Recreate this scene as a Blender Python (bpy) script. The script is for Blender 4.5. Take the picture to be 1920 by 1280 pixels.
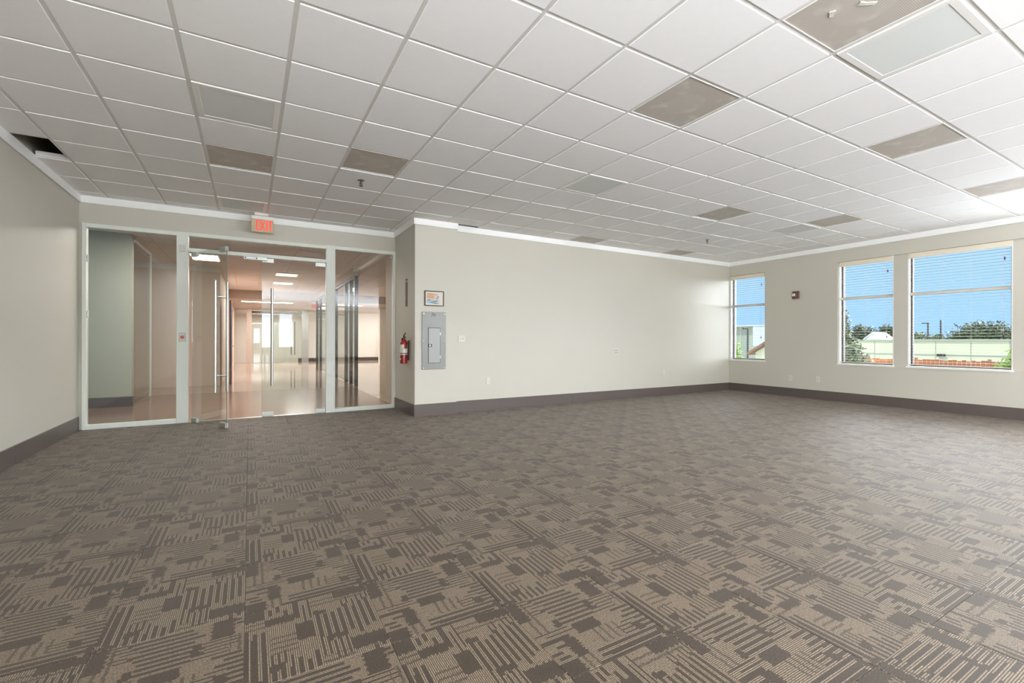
import bpy, math, random
from mathutils import Vector, Matrix

random.seed(7)
sc = bpy.context.scene
COL = sc.collection
for o in list(bpy.data.objects):
    bpy.data.objects.remove(o)

# ------------------------------------------------------------------ camera
EYE = 1.163
TH, ROLL, FPX = 0.5205, -0.0021, 859.2
F = Vector((math.sin(TH), math.cos(TH), 0)); R = Vector((math.cos(TH), -math.sin(TH), 0)); U = Vector((0, 0, 1))
cr, sr = math.cos(ROLL), math.sin(ROLL)
R2 = R*cr - U*sr; U2 = R*sr + U*cr
cam = bpy.data.cameras.new('camera')
cam.sensor_width = 36.0
cam.lens = FPX/1920*36.0
cam.shift_y = -1.8/1920
cam.clip_start = 0.05; cam.clip_end = 400
camo = bpy.data.objects.new('camera', cam); COL.objects.link(camo)
m = Matrix.Identity(4)
for i in range(3):
    m[i][0] = R2[i]; m[i][1] = U2[i]; m[i][2] = -F[i]
m[2][3] = EYE
camo.matrix_world = m
sc.camera = camo

# ------------------------------------------------------------------ world, sun, added lamps, exposure
def lin(c):
    out = []
    for v in c[:3]:
        v = v/255.0
        out.append(v/12.92 if v <= 0.04045 else ((v+0.055)/1.055)**2.4)
    return (out[0], out[1], out[2], 1.0)

w = bpy.data.worlds.new('sky'); sc.world = w; w.use_nodes = True
nt = w.node_tree; nt.nodes.clear()
tc = nt.nodes.new('ShaderNodeTexCoord'); sep = nt.nodes.new('ShaderNodeSeparateXYZ')
ramp = nt.nodes.new('ShaderNodeValToRGB'); bg = nt.nodes.new('ShaderNodeBackground'); out = nt.nodes.new('ShaderNodeOutputWorld')
nt.links.new(tc.outputs['Generated'], sep.inputs[0]); nt.links.new(sep.outputs['Z'], ramp.inputs[0])
ramp.color_ramp.elements[0].position = 0.0; ramp.color_ramp.elements[0].color = lin((150, 198, 250))
ramp.color_ramp.elements[1].position = 0.35; ramp.color_ramp.elements[1].color = lin((182, 217, 253))
e = ramp.color_ramp.elements.new(1.0); e.color = lin((140, 190, 250))
nt.links.new(ramp.outputs[0], bg.inputs[0]); bg.inputs[1].default_value = 0.84
nt.links.new(bg.outputs[0], out.inputs[0])

sun = bpy.data.lights.new('sun', 'SUN'); sun.energy = 1.25; sun.angle = math.radians(0.6); sun.color = (1.0, 0.96, 0.88)
suno = bpy.data.objects.new('sun', sun); COL.objects.link(suno)
suno.rotation_euler = Vector((0.62, -0.25, -0.74)).to_track_quat('-Z', 'Y').to_euler()

# wide sun lamp added to strengthen the sky's light through the right-hand windows
glow = bpy.data.lights.new('sky_boost', 'SUN'); glow.energy = 11.5; glow.angle = math.radians(70); glow.color = (0.95, 0.975, 1.0)
glowo = bpy.data.objects.new('sky_boost', glow); COL.objects.link(glowo)
glowo.rotation_euler = Vector((-0.80, 0.12, -0.42)).to_track_quat('-Z', 'Y').to_euler()

def area(name, loc, direction, sx, sy, power, color=(0.91, 0.965, 1.04), spread=180):
    l = bpy.data.lights.new(name, 'AREA'); l.shape = 'RECTANGLE'; l.size = sx; l.size_y = sy
    l.energy = power; l.color = color; l.spread = math.radians(spread)
    o = bpy.data.objects.new(name, l); COL.objects.link(o)
    o.location = loc; o.rotation_euler = Vector(direction).to_track_quat('-Z', 'Z').to_euler()
    return o
# area lamps added inside the unseen windows, standing in for their daylight
RIGHT_OPEN = [(0.05, 1.32), (-1.0, -0.15), (-4.25, -3.4), (-5.5, -4.25), (-6.55, -5.7), (-9.8, -8.95), (-11.05, -9.8)]
REAR_OPEN = [(0.45, 1.12), (1.42, 2.12)]
FILL_POWER = 40
for a, b in RIGHT_OPEN:
    area('window_fill', (9.86, (a+b)/2, 1.7), (-1, 0, 0.1), b-a, 1.9, FILL_POWER*(b-a))
for a, b in REAR_OPEN:
    area('window_fill', ((a+b)/2, -12.66, 1.7), (0, 1, 0.25), b-a, 1.9, FILL_POWER*(b-a))
# fill lamps added out of view behind the camera, aimed at ceiling and walls
area('fill_lamp', (0.9, -5.6, 1.25), (0, -0.03, 1), 5.0, 5.0, 1850)
area('fill_lamp', (6.6, -7.6, 1.25), (0, -0.03, 1), 5.0, 5.0, 720)
area('fill_lamp', (7.6, -4.0, 1.5), (-0.66, 1, 0.45), 2.2, 1.8, 50)
area('fill_lamp', (-1.7, -2.8, 1.5), (1, -0.15, 0.05), 2.6, 1.8, 270)

sc.view_settings.view_transform = 'Standard'
try: sc.view_settings.look = 'None'
except Exception: pass
sc.view_settings.exposure = 0.74; sc.view_settings.gamma = 1.0; sc.view_settings.use_curve_mapping = False
sc.cycles.max_bounces = 14; sc.cycles.diffuse_bounces = 7; sc.cycles.glossy_bounces = 6
sc.cycles.transparent_max_bounces = 24; sc.cycles.transmission_bounces = 6
sc.cycles.caustics_reflective = False; sc.cycles.caustics_refractive = False
sc.cycles.sample_clamp_indirect = 6.0
sc.cycles.use_denoising = True

# ------------------------------------------------------------------ materials
class NT:
    def __init__(s, mat): s.t = mat.node_tree
    def n(s, typ, **kw):
        nd = s.t.nodes.new(typ)
        for k, v in kw.items(): setattr(nd, k, v)
        return nd
    def l(s, a, b): s.t.links.new(a, b)
    def put(s, sock, v):
        if hasattr(v, 'is_output') or isinstance(v, bpy.types.NodeSocket): s.l(v, sock)
        else: sock.default_value = v
    def math(s, op, a, b=0.0, c=None):
        nd = s.n('ShaderNodeMath', operation=op); s.put(nd.inputs[0], a); s.put(nd.inputs[1], b)
        if c is not None: s.put(nd.inputs[2], c)
        return nd.outputs[0]
    def vec(s, op, a, b=(0, 0, 0), c=None):
        nd = s.n('ShaderNodeVectorMath', operation=op); s.put(nd.inputs[0], a)
        if op not in ('LENGTH', 'FLOOR', 'ABSOLUTE', 'FRACTION'): s.put(nd.inputs[1], b)
        if c is not None: s.put(nd.inputs[2], c)
        return nd.outputs['Value'] if op in ('LENGTH', 'DOT_PRODUCT') else nd.outputs[0]
    def mix(s, f, a, b):
        nd = s.n('ShaderNodeMix', data_type='RGBA'); s.put(nd.inputs[0], f); s.put(nd.inputs[6], a); s.put(nd.inputs[7], b)
        return nd.outputs[2]

def new_mat(name):
    mt = bpy.data.materials.new(name); mt.use_nodes = True
    mt.node_tree.nodes.clear()
    k = NT(mt); o = k.n('ShaderNodeOutputMaterial'); b = k.n('ShaderNodeBsdfPrincipled')
    k.l(b.outputs[0], o.inputs[0])
    return mt, k, b, o

def pr(name, rgb, rough=0.5, metal=0.0, var=0.0, scale=3.0, bump=0.0, bscale=200.0, spec=0.5, emit=None, estr=0.0):
    mt, k, b, o = new_mat(name)
    c = lin(rgb)
    if var > 0:
        tcn = k.n('ShaderNodeTexCoord'); nz = k.n('ShaderNodeTexNoise'); nz.inputs['Scale'].default_value = scale; nz.inputs['Detail'].default_value = 4
        k.l(tcn.outputs['Object'], nz.inputs['Vector'])
        f = k.math('MULTIPLY_ADD', nz.outputs[0], 2*var, 1.0-var)
        v = k.vec('SCALE', tuple(c[:3])); v.node.inputs['Scale'].default_value = 1.0; k.l(f, v.node.inputs['Scale'])
        k.l(v, b.inputs['Base Color'])
    else:
        b.inputs['Base Color'].default_value = c
    if bump > 0:
        tcn = k.n('ShaderNodeTexCoord'); nz = k.n('ShaderNodeTexNoise'); nz.inputs['Scale'].default_value = bscale
        k.l(tcn.outputs['Object'], nz.inputs['Vector'])
        bp = k.n('ShaderNodeBump'); bp.inputs['Strength'].default_value = bump; bp.inputs['Distance'].default_value = 0.002
        k.l(nz.outputs[0], bp.inputs['Height']); k.l(bp.outputs[0], b.inputs['Normal'])
    b.inputs['Roughness'].default_value = rough; b.inputs['Metallic'].default_value = metal
    b.inputs['Specular IOR Level'].default_value = spec
    if emit:
        b.inputs['Emission Color'].default_value = lin(emit); b.inputs['Emission Strength'].default_value = estr
    return mt

def glass_mat(name, tint=(255, 255, 255), base=0.045):
    mt = bpy.data.materials.new(name); mt.use_nodes = True; mt.node_tree.nodes.clear()
    k = NT(mt); o = k.n('ShaderNodeOutputMaterial')
    tr = k.n('ShaderNodeBsdfTransparent'); gl = k.n('ShaderNodeBsdfGlossy'); mx = k.n('ShaderNodeMixShader')
    tr.inputs[0].default_value = lin(tint); gl.inputs['Roughness'].default_value = 0.0
    g = k.n('ShaderNodeNewGeometry')
    d = k.math('ABSOLUTE', k.vec('DOT_PRODUCT', g.outputs['Incoming'], g.outputs['Normal']))
    p = k.math('POWER', k.math('SUBTRACT', 1.0, d), 5.0)
    k.l(k.math('MULTIPLY_ADD', p, 1.0-base, base), mx.inputs[0])
    k.l(tr.outputs[0], mx.inputs[1]); k.l(gl.outputs[0], mx.inputs[2]); k.l(mx.outputs[0], o.inputs[0])
    return mt

M = {}
M['wall'] = pr('painted_wall', (194, 190, 178), 0.42, var=0.015, scale=1.2, bump=0.06, bscale=300)
M['white'] = pr('white_trim', (232, 231, 226), 0.35)
M['crown'] = pr('crown_paint', (240, 240, 238), 0.45)
M['base'] = pr('vinyl_base', (86, 76, 72), 0.38, var=0.05, scale=4)
M['deck'] = pr('plenum_deck', (30, 28, 26), 0.9)
M['tile'] = pr('acoustic_tile', (246, 245, 245), 0.9, var=0.02, scale=14, bump=0.15, bscale=420, spec=0.2)
M['tee'] = pr('ceiling_tee', (226, 224, 220), 0.5)
M['frame'] = pr('storefront_paint', (222, 226, 218), 0.35)
M['steel'] = pr('brushed_steel', (200, 200, 198), 0.28, 1.0)
M['dsteel'] = pr('dark_steel', (70, 70, 68), 0.4, 0.8)  # darker steel for sprinkler and extinguisher parts
M['glass'] = glass_mat('clear_glass', (244, 247, 245))
M['wglass'] = glass_mat('window_glass', (250, 252, 252), 0.02)
M['diffuser'] = pr('light_diffuser', (220, 223, 221), 0.6)
M['plastic'] = pr('white_plastic', (206, 202, 190), 0.4)
M['slot'] = pr('dark_slot', (60, 56, 50), 0.6)
M['bronze'] = pr('bronze_frame', (62, 48, 42), 0.5)
M['slat'] = pr('blind_slat', (172, 169, 160), 0.7, spec=0.2)
M['cord'] = pr('blind_cord', (200, 196, 186), 0.7)
M['tassel'] = pr('cord_tassel', (50, 40, 36), 0.6)
M['red'] = pr('extinguisher_red', (138, 26, 22), 0.25)
M['label'] = pr('paper_label', (218, 216, 206), 0.5)
M['black'] = pr('black_rubber', (28, 26, 25), 0.45)
M['panelgrey'] = pr('panel_grey', (126, 127, 124), 0.35, 0.2, var=0.04, scale=6)
M['doorgrey'] = pr('panel_door_grey', (142, 143, 140), 0.35, 0.2)
M['ink'] = pr('marker_ink', (48, 46, 44), 0.6)
M['pframe'] = pr('picture_frame', (66, 58, 48), 0.4)
M['maroon'] = pr('maroon_plastic', (96, 62, 56), 0.4)
M['signtan'] = pr('sign_tan', (196, 184, 150), 0.3)
M['signred'] = pr('sign_red_letters', (235, 60, 54), 0.4, emit=(255, 60, 50), estr=0.62)
M['stripbrown'] = pr('strip_sign', (118, 92, 78), 0.5)
M['stripdark'] = pr('strip_letters', (90, 60, 48), 0.5)

def grille_mat():
    mt, k, b, o = new_mat('perforated_metal')
    tcn = k.n('ShaderNodeTexCoord')
    p = k.vec('SCALE', tcn.outputs['Object']); p.node.inputs['Scale'].default_value = 105.0
    fr = k.vec('FRACTION', p)
    d = k.vec('LENGTH', k.vec('MULTIPLY', k.vec('SUBTRACT', fr, (0.5, 0.5, 0.0)), (1, 1, 0)))
    hole = k.math('LESS_THAN', d, 0.34)
    nz = k.n('ShaderNodeTexNoise'); nz.inputs['Scale'].default_value = 5.0; nz.inputs['Detail'].default_value = 6
    k.l(tcn.outputs['Object'], nz.inputs['Vector'])
    oi = k.n('ShaderNodeObjectInfo')
    off = k.vec('ADD', tcn.outputs['Object'], (0, 0, 0)); k.l(oi.outputs['Random'], nz.inputs['W']) if 'W' in nz.inputs and nz.noise_dimensions == '4D' else None
    n2 = k.n('ShaderNodeTexNoise'); n2.inputs['Scale'].default_value = 7.0; n2.inputs['Detail'].default_value = 3
    k.l(k.vec('ADD', tcn.outputs['Object'], (3.1, 1.7, 0)), n2.inputs['Vector'])
    rr = k.vec('LENGTH', k.vec('MULTIPLY', tcn.outputs['Object'], (1, 1, 0)))
    disc = k.math('LESS_THAN', rr, 0.15)
    smear = k.n('ShaderNodeMapRange'); k.l(n2.outputs[0], smear.inputs[0])
    smear.inputs[1].default_value = 0.55; smear.inputs[2].default_value = 0.72
    f = k.math('MULTIPLY', hole, 0.5)
    c1 = k.mix(f, lin((206, 198, 188)), lin((104, 97, 88)))
    c2 = k.mix(k.math('MULTIPLY', smear.outputs[0], 0.5), c1, lin((225, 222, 214)))
    c3 = k.mix(k.math('MULTIPLY', disc, k.math('MULTIPLY', nz.outputs[0], 0.35)), c2, lin((214, 210, 202)))
    k.l(c3, b.inputs['Base Color']); b.inputs['Roughness'].default_value = 0.55; b.inputs['Metallic'].default_value = 0.15
    return mt
M['grille'] = grille_mat()

# carpet: one tile design, fine tuft lines running along the tile's second axis
NL = 68
SOLID = [(.70, .0, 1.0, .115), (0, 0, .15, .17), (.15, .185, .37, .29), (.37, .0, .405, .27), (.37, .36, .505, .60),
         (.74, .77, 1.0, .93), (0, .955, .15, 1.0), (.16, .82, .26, .90), (.52, .245, .62, .30), (.62, .65, .74, .71), (.04, .43, .075, .95)]
COMB = [(.5, .24, .98, .66), (0, .30, .15, .93), (.16, .80, .50, 1.0), (.17, .0, .36, .10), (.80, .93, 1.0, 1.0)]
HATCH = [(.49, .045, .96, .20), (.17, .46, .37, .70), (0, .19, .15, .30), (.51, .90, .74, .99)]
FINE = [(.50, .66, .74, .90), (.16, .66, .36, .82), (.41, .02, .50, .34), (.75, .12, .98, .24)]
def carpet_mat():
    mt, k, b, o = new_mat('carpet_tile')
    uv = k.n('ShaderNodeUVMap'); uv.uv_map = 'UVMap'
    sp = k.n('ShaderNodeSeparateXYZ'); k.l(uv.outputs[0], sp.inputs[0])
    s, t = sp.outputs[0], sp.outputs[1]
    sn = k.math('MULTIPLY', s, float(NL)); i = k.math('FLOOR', sn); fr = k.math('FRACT', sn)
    wn = k.n('ShaderNodeTexWhiteNoise', noise_dimensions='1D'); k.l(i, wn.inputs['W'])
    i4 = k.math('FLOOR', k.math('DIVIDE', i, 4.0))
    wn4 = k.n('ShaderNodeTexWhiteNoise', noise_dimensions='1D'); k.l(k.math('ADD', i4, 31.7), wn4.inputs['W'])
    tj = k.math('ADD', t, k.math('MULTIPLY_ADD', wn.outputs['Value'], 0.024, -0.012))
    tk = k.math('ADD', t, k.math('MULTIPLY_ADD', wn4.outputs['Value'], 0.20, -0.10))
    sq = k.math('DIVIDE', k.math('ADD', i, 0.5), float(NL))
    def comb(x, y):
        c = k.n('ShaderNodeCombineXYZ'); k.l(x, c.inputs[0]); k.l(y, c.inputs[1]); return c.outputs[0]
    th = k.math('ADD', t, k.math('MULTIPLY_ADD', wn.outputs['Value'], 0.012, -0.006))
    P, PK, PH = comb(sq, tj), comb(sq, tk), comb(sq, th)
    def rects(p, lst):
        best = None
        for (a0, b0, a1, b1) in lst:
            dx, dy = a1-a0, b1-b0
            v = k.vec('MULTIPLY_ADD', p, (1/dx, 1/dy, 0), (-a0/dx, -b0/dy, 0.5))
            ln = k.vec('LENGTH', k.vec('FLOOR', v))
            best = ln if best is None else k.math('MINIMUM', best, ln)
        return k.math('LESS_THAN', best, 0.5)
    solid = rects(P, SOLID)
    stripe = k.math('LESS_THAN', k.math('FLOORED_MODULO', i, 4.0), 1.5)
    cmb = k.math('MULTIPLY', rects(PK, COMB), stripe)
    row = k.math('LESS_THAN', k.math('FLOORED_MODULO', k.math('FLOOR', k.math('MULTIPLY', th, 44.0)), 3.0), 0.5)
    hat = k.math('MULTIPLY', k.math('MULTIPLY', rects(PH, HATCH), row), 0.75)
    fine = k.math('MULTIPLY', rects(PK, FINE), k.math('LESS_THAN', k.math('FLOORED_MODULO', i, 3.0), 0.5))
    dark = k.math('MAXIMUM', k.math('MAXIMUM', k.math('MAXIMUM', solid, cmb), hat), fine)
    line = k.math('COMPARE', fr, 0.5, 0.27)              # the light yarn in the middle of each tuft row
    light = k.math('MULTIPLY', line, k.math('SUBTRACT', 1.0, dark))
    wd = k.n('ShaderNodeTexNoise'); wd.inputs['Scale'].default_value = 210.0; wd.inputs['Detail'].default_value = 3.0
    g = k.n('ShaderNodeNewGeometry'); k.l(g.outputs['Position'], wd.inputs['Vector'])
    sn2 = k.n('ShaderNodeTexNoise'); sn2.inputs['Scale'].default_value = 1.1; sn2.inputs['Detail'].default_value = 3.0
    k.l(g.outputs['Position'], sn2.inputs['Vector'])
    base = k.mix(light, lin(CARPET_DARK), lin(CARPET_LIGHT))
    amp = k.math('MULTIPLY', k.math('MULTIPLY_ADD', wd.outputs[0], 3.6, -0.8), k.math('MULTIPLY_ADD', sn2.outputs[0], 0.24, 0.88))
    v = k.vec('SCALE', base); k.l(amp, v.node.inputs['Scale'])
    k.l(v, b.inputs['Base Color'])
    b.inputs['Roughness'].default_value = 0.62; b.inputs['Specular IOR Level'].default_value = 0.25
    b.inputs['Sheen Weight'].default_value = 0.14; b.inputs['Sheen Roughness'].default_value = 0.45
    b.inputs['Sheen Tint'].default_value = lin((225, 212, 200))
    return mt
CARPET_DARK, CARPET_LIGHT = (47, 39, 30), (112, 99, 82)
M['carpet'] = carpet_mat()

def tile_floor_mat(name, c1, c2, rough, scale):
    mt, k, b, o = new_mat(name)
    g = k.n('ShaderNodeNewGeometry')
    br = k.n('ShaderNodeTexBrick'); br.offset = 0.0; br.inputs['Scale'].default_value = scale
    br.inputs['Color1'].default_value = lin(c1); br.inputs['Color2'].default_value = lin(tuple(int(v*0.96) for v in c1))
    br.inputs['Mortar'].default_value = lin(c2); br.inputs['Mortar Size'].default_value = 0.006
    br.inputs['Brick Width'].default_value = 0.6; br.inputs['Row Height'].default_value = 0.6
    mp = k.n('ShaderNodeMapping'); mp.inputs['Rotation'].default_value = (0, 0, 0)
    k.l(g.outputs['Position'], mp.inputs['Vector']); k.l(mp.outputs[0], br.inputs['Vector'])
    nz = k.n('ShaderNodeTexNoise'); nz.inputs['Scale'].default_value = 2.2; nz.inputs['Detail'].default_value = 6
    k.l(g.outputs['Position'], nz.inputs['Vector'])
    v = k.vec('SCALE', br.outputs['Color']); k.l(k.math('MULTIPLY_ADD', nz.outputs[0], 0.3, 0.85), v.node.inputs['Scale'])
    k.l(v, b.inputs['Base Color']); b.inputs['Roughness'].default_value = rough
    return mt
M['hallfloor'] = tile_floor_mat('polished_hall_tile', (196, 172, 156), (120, 100, 88), 0.06, 1.0)
M['lobbyfloor'] = tile_floor_mat('brown_lobby_floor', (136, 112, 98), (110, 92, 80), 0.16, 1.0)
M['sage'] = pr('sage_wall', (158, 156, 138), 0.4)
M['pink'] = pr('rosy_wall', (222, 202, 188), 0.55, var=0.06, scale=1.5)
M['hallwhite'] = pr('hall_white_wall', (232, 228, 222), 0.5)
M['hallbrown'] = pr('hall_taupe_wall', (186, 172, 158), 0.5)
M['halltile'] = pr('hall_ceiling', (236, 229, 222), 0.9)
M['darkframe'] = pr('dark_bronze', (58, 54, 52), 0.35, 0.4)
M['wood'] = pr('dark_wood_door', (84, 54, 46), 0.4)
M['lit'] = pr('lit_diffuser', (255, 250, 242), 0.6, emit=(255, 246, 232), estr=7.0)
M['litdim'] = pr('dim_diffuser', (240, 228, 212), 0.6, emit=(255, 240, 220), estr=0.9)

# ------------------------------------------------------------------ mesh helpers
class MB:
    def __init__(s): s.v = []; s.f = []; s.mi = []; s.uv = None
    def quad(s, pts, mi=0):
        n = len(s.v); s.v += [tuple(p) for p in pts]; s.f.append(tuple(range(n, n+len(pts)))); s.mi.append(mi)
    def box(s, x0, y0, z0, x1, y1, z1, mi=0, T=None):
        n = len(s.v)
        P = [(x0, y0, z0), (x1, y0, z0), (x1, y1, z0), (x0, y1, z0), (x0, y0, z1), (x1, y0, z1), (x1, y1, z1), (x0, y1, z1)]
        if T: P = [tuple(T @ Vector(p)) for p in P]
        s.v += P
        for q in ((0, 3, 2, 1), (4, 5, 6, 7), (0, 1, 5, 4), (1, 2, 6, 5), (2, 3, 7, 6), (3, 0, 4, 7)):
            s.f.append(tuple(n+i for i in q)); s.mi.append(mi)
        return s
    def cbox(s, x0, y0, z0, x1, y1, z1, c, mi=0, T=None):
        """box with every edge chamfered by c"""
        n = len(s.v); X, Y, Z = (x0, x1), (y0, y1), (z0, z1); sg = (1, -1)
        P = []; idx = {}
        for i in range(2):
            for j in range(2):
                for k in range(2):
                    for ax in range(3):
                        p = [X[i]+c*sg[i], Y[j]+c*sg[j], Z[k]+c*sg[k]]
                        p[ax] = (X[i], Y[j], Z[k])[ax]
                        idx[(i, j, k, ax)] = n+len(P); P.append(tuple(p))
        if T: P = [tuple(T @ Vector(p)) for p in P]
        s.v += P
        cen = Vector(((x0+x1)/2, (y0+y1)/2, (z0+z1)/2))
        if T: cen = T @ cen
        def add(ids):
            a, b, d = Vector(s.v[ids[0]]), Vector(s.v[ids[1]]), Vector(s.v[ids[2]])
            nm = (b-a).cross(d-a)
            mid = sum((Vector(s.v[q]) for q in ids), Vector())/len(ids)
            if nm.dot(mid-cen) < 0: ids = ids[::-1]
            s.f.append(tuple(ids)); s.mi.append(mi)
        for ax in range(3):
            o1, o2 = [q for q in range(3) if q != ax]
            for e in range(2):
                ids = []
                for (u, w_) in ((0, 0), (1, 0), (1, 1), (0, 1)):
                    key = [0, 0, 0]; key[ax] = e; key[o1] = u; key[o2] = w_
                    ids.append(idx[(key[0], key[1], key[2], ax)])
                add(ids)
            for u in range(2):
                for w_ in range(2):
                    ka = [0, 0, 0]; ka[o1] = u; ka[o2] = w_; kb = list(ka); kb[ax] = 1
                    add([idx[(*ka, o1)], idx[(*kb, o1)], idx[(*kb, o2)], idx[(*ka, o2)]])
        for i in range(2):
            for j in range(2):
                for k in range(2):
                    add([idx[(i, j, k, 0)], idx[(i, j, k, 1)], idx[(i, j, k, 2)]])
        return s
    def tube(s, p0, p1, r0, r1=None, n=12, caps=True, mi=0):
        r1 = r0 if r1 is None else r1
        p0, p1 = Vector(p0), Vector(p1); d = (p1-p0).normalized()
        a = d.orthogonal().normalized(); b = d.cross(a); k = len(s.v)
        for p, r in ((p0, r0), (p1, r1)):
            for i in range(n):
                t = 2*math.pi*i/n; s.v.append(tuple(p+(a*math.cos(t)+b*math.sin(t))*r))
        for i in range(n):
            j = (i+1) % n; s.f.append((k+i, k+j, k+n+j, k+n+i)); s.mi.append(mi)
        if caps:
            s.f.append(tuple(k+i for i in reversed(range(n)))); s.mi.append(mi)
            s.f.append(tuple(k+n+i for i in range(n))); s.mi.append(mi)
        return s
    def path(s, pts, r, n=8, mi=0):
        pts = [Vector(p) for p in pts]; k = len(s.v); prev = None
        for i, p in enumerate(pts):
            d = (pts[min(i+1, len(pts)-1)]-pts[max(i-1, 0)]).normalized()
            a = d.orthogonal().normalized() if prev is None else (prev-d*prev.dot(d)).normalized()
            prev = a; b = d.cross(a)
            for q in range(n):
                t = 2*math.pi*q/n; s.v.append(tuple(p+(a*math.cos(t)+b*math.sin(t))*r))
        for i in range(len(pts)-1):
            for q in range(n):
                w_ = (q+1) % n
                s.f.append((k+i*n+q, k+i*n+w_, k+(i+1)*n+w_, k+(i+1)*n+q)); s.mi.append(mi)
        s.f.append(tuple(k+q for q in reversed(range(n)))); s.mi.append(mi)
        s.f.append(tuple(k+(len(pts)-1)*n+q for q in range(n))); s.mi.append(mi)
        return s
    def lathe(s, prof, c, n=24, mi=0, mis=None):
        """prof: list of (r, z) from bottom to top about the vertical through c"""
        k = len(s.v)
        for (r, z) in prof:
            for i in range(n):
                t = 2*math.pi*i/n; s.v.append((c[0]+r*math.cos(t), c[1]+r*math.sin(t), c[2]+z))
        for a in range(len(prof)-1):
            for i in range(n):
                j = (i+1) % n; s.f.append((k+a*n+i, k+a*n+j, k+(a+1)*n+j, k+(a+1)*n+i)); s.mi.append(mis[a] if mis else mi)
        s.f.append(tuple(k+i for i in reversed(range(n)))); s.mi.append(mi)
        q = k+(len(prof)-1)*n; s.f.append(tuple(q+i for i in range(n))); s.mi.append(mi)
        return s
    def mesh(s, name, mats, smooth=False, uvfn=None):
        me = bpy.data.meshes.new(name); me.from_pydata(s.v, [], s.f)
        for mt in (mats if isinstance(mats, (list, tuple)) else [mats]): me.materials.append(mt)
        me.polygons.foreach_set('material_index', s.mi)
        if uvfn:
            uvl = me.uv_layers.new(name='UVMap')
            for lp in me.loops:
                uvl.data[lp.index].uv = uvfn(me.vertices[lp.vertex_index].co)
        if smooth:
            me.polygons.foreach_set('use_smooth', [True]*len(me.polygons))
            try: me.set_sharp_from_angle(angle=math.radians(40))
            except Exception: pass
        me.update(); return me
    def build(s, name, mats, parent=None, smooth=False, origin=None, **props):
        if origin is not None:
            s.v = [(p[0]-origin[0], p[1]-origin[1], p[2]-origin[2]) for p in s.v]
        o = link(name, s.mesh(name, mats, smooth), parent, **props)
        if origin is not None: o.location = origin
        return o

def link(name, data, parent=None, **props):
    o = bpy.data.objects.new(name, data); COL.objects.link(o)
    if parent: o.parent = parent
    for k_, v_ in props.items(): o[k_] = v_
    return o
def thing(name, label, cat, loc=(0, 0, 0), group=None):
    o = link(name, None); o.location = loc; o['label'] = label; o['category'] = cat; o.empty_display_size = 0.1
    if group: o['group'] = group
    return o
def tag(o, label, cat, group=None):
    o['label'] = label; o['category'] = cat
    if group: o['group'] = group
    return o
def struct(o, label=None):
    o['kind'] = 'structure'
    if label: o['label'] = label
    return o
def sempty(name, label=None, loc=(0, 0, 0)):
    o = link(name, None); o.location = loc; return struct(o, label)
def copy_tree(o, parent=None):
    c = o.copy(); COL.objects.link(c)
    if parent: c.parent = parent
    for ch in [q for q in bpy.data.objects if q.parent == o]: copy_tree(ch, c)
    return c
def BX(*a, **k): return MB().box(*a, **k)
def CB(*a, **k): return MB().cbox(*a, **k)

# ------------------------------------------------------------------ room dimensions (metres, camera above the origin)
XL, XR, YR, YB, YE = -1.90, 9.90, -12.70, 6.89, 7.87
XC, YC, XC2 = 2.18, 6.77, 2.86
HC, TOP = 3.017, 3.70
WT = 0.24

# floor: screed slab with carpet tiles laid on it
fl = MB(); fl.box(XL-WT, YR-WT, -0.15, XR+WT, YB, -0.006); fl.box(XL-WT, YB, -0.15, XC+0.1, YE+0.10, -0.006)
floor = struct(fl.build('floor', M['deck']), 'carpet-tiled office floor')
S = 0.49; OX, OY = -0.015, 1.755
def uv_for(i, j):
    x0, y0 = OX+i*S, OY+j*S
    if (i+j) % 2 == 0:
        return lambda c, x0=x0, y0=y0: ((c[0]-x0)/S, 1-(c[1]-y0)/S)
    return lambda c, x0=x0, y0=y0: ((c[1]-y0)/S, (c[0]-x0)/S)
def carpet_piece(mb, x0, y0, x1, y1):
    z0, z1, c = -0.006, 0.0, 0.0022
    n = len(mb.v)
    for (z, d) in ((z0, 0.0), (z1-c, 0.0004), (z1, c)):
        mb.v += [(x0+d, y0+d, z), (x1-d, y0+d, z), (x1-d, y1-d, z), (x0+d, y1-d, z)]
    for r in range(2):
        for q in range(4):
            a = n+r*4+q; b = n+r*4+(q+1) % 4; mb.f.append((a, b, b+4, a+4)); mb.mi.append(0)
    mb.f.append((n+8, n+9, n+10, n+11)); mb.mi.append(0)
def project(x, y, z):
    p = Vector((x, y, z-EYE)); d = p.dot(F)
    if d < 0.2: return None
    return 960+FPX*p.dot(R)/d, 638.2-FPX*p.z/d, d
cells = []
for i in range(-5, 22):
    for j in range(-31, 14):
        x0, y0 = OX+i*S, OY+j*S; x1, y1 = x0+S, y0+S
        for (rx0, ry0, rx1, ry1) in ((XL, YR, XR, YB), (XL, YB, XC, YE-0.03)):
            a0, b0, a1, b1 = max(x0, rx0), max(y0, ry0), min(x1, rx1), min(y1, ry1)
            if a1-a0 < 0.01 or b1-b0 < 0.01: continue
            q = [project(px, py, 0) for px in (a0, a1) for py in (b0, b1)]
            seen = [r for r in q if r and -60 < r[0] < 1980 and r[1] < 1345]
            near = min((r[2] for r in q if r), default=99) if seen else 99
            cells.append((near, i, j, a0, b0, a1, b1))
cells.sort(key=lambda c: c[0])
rest = MB(); rest_uv = []; mesh_cache = {}; n_tiles = 0
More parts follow.
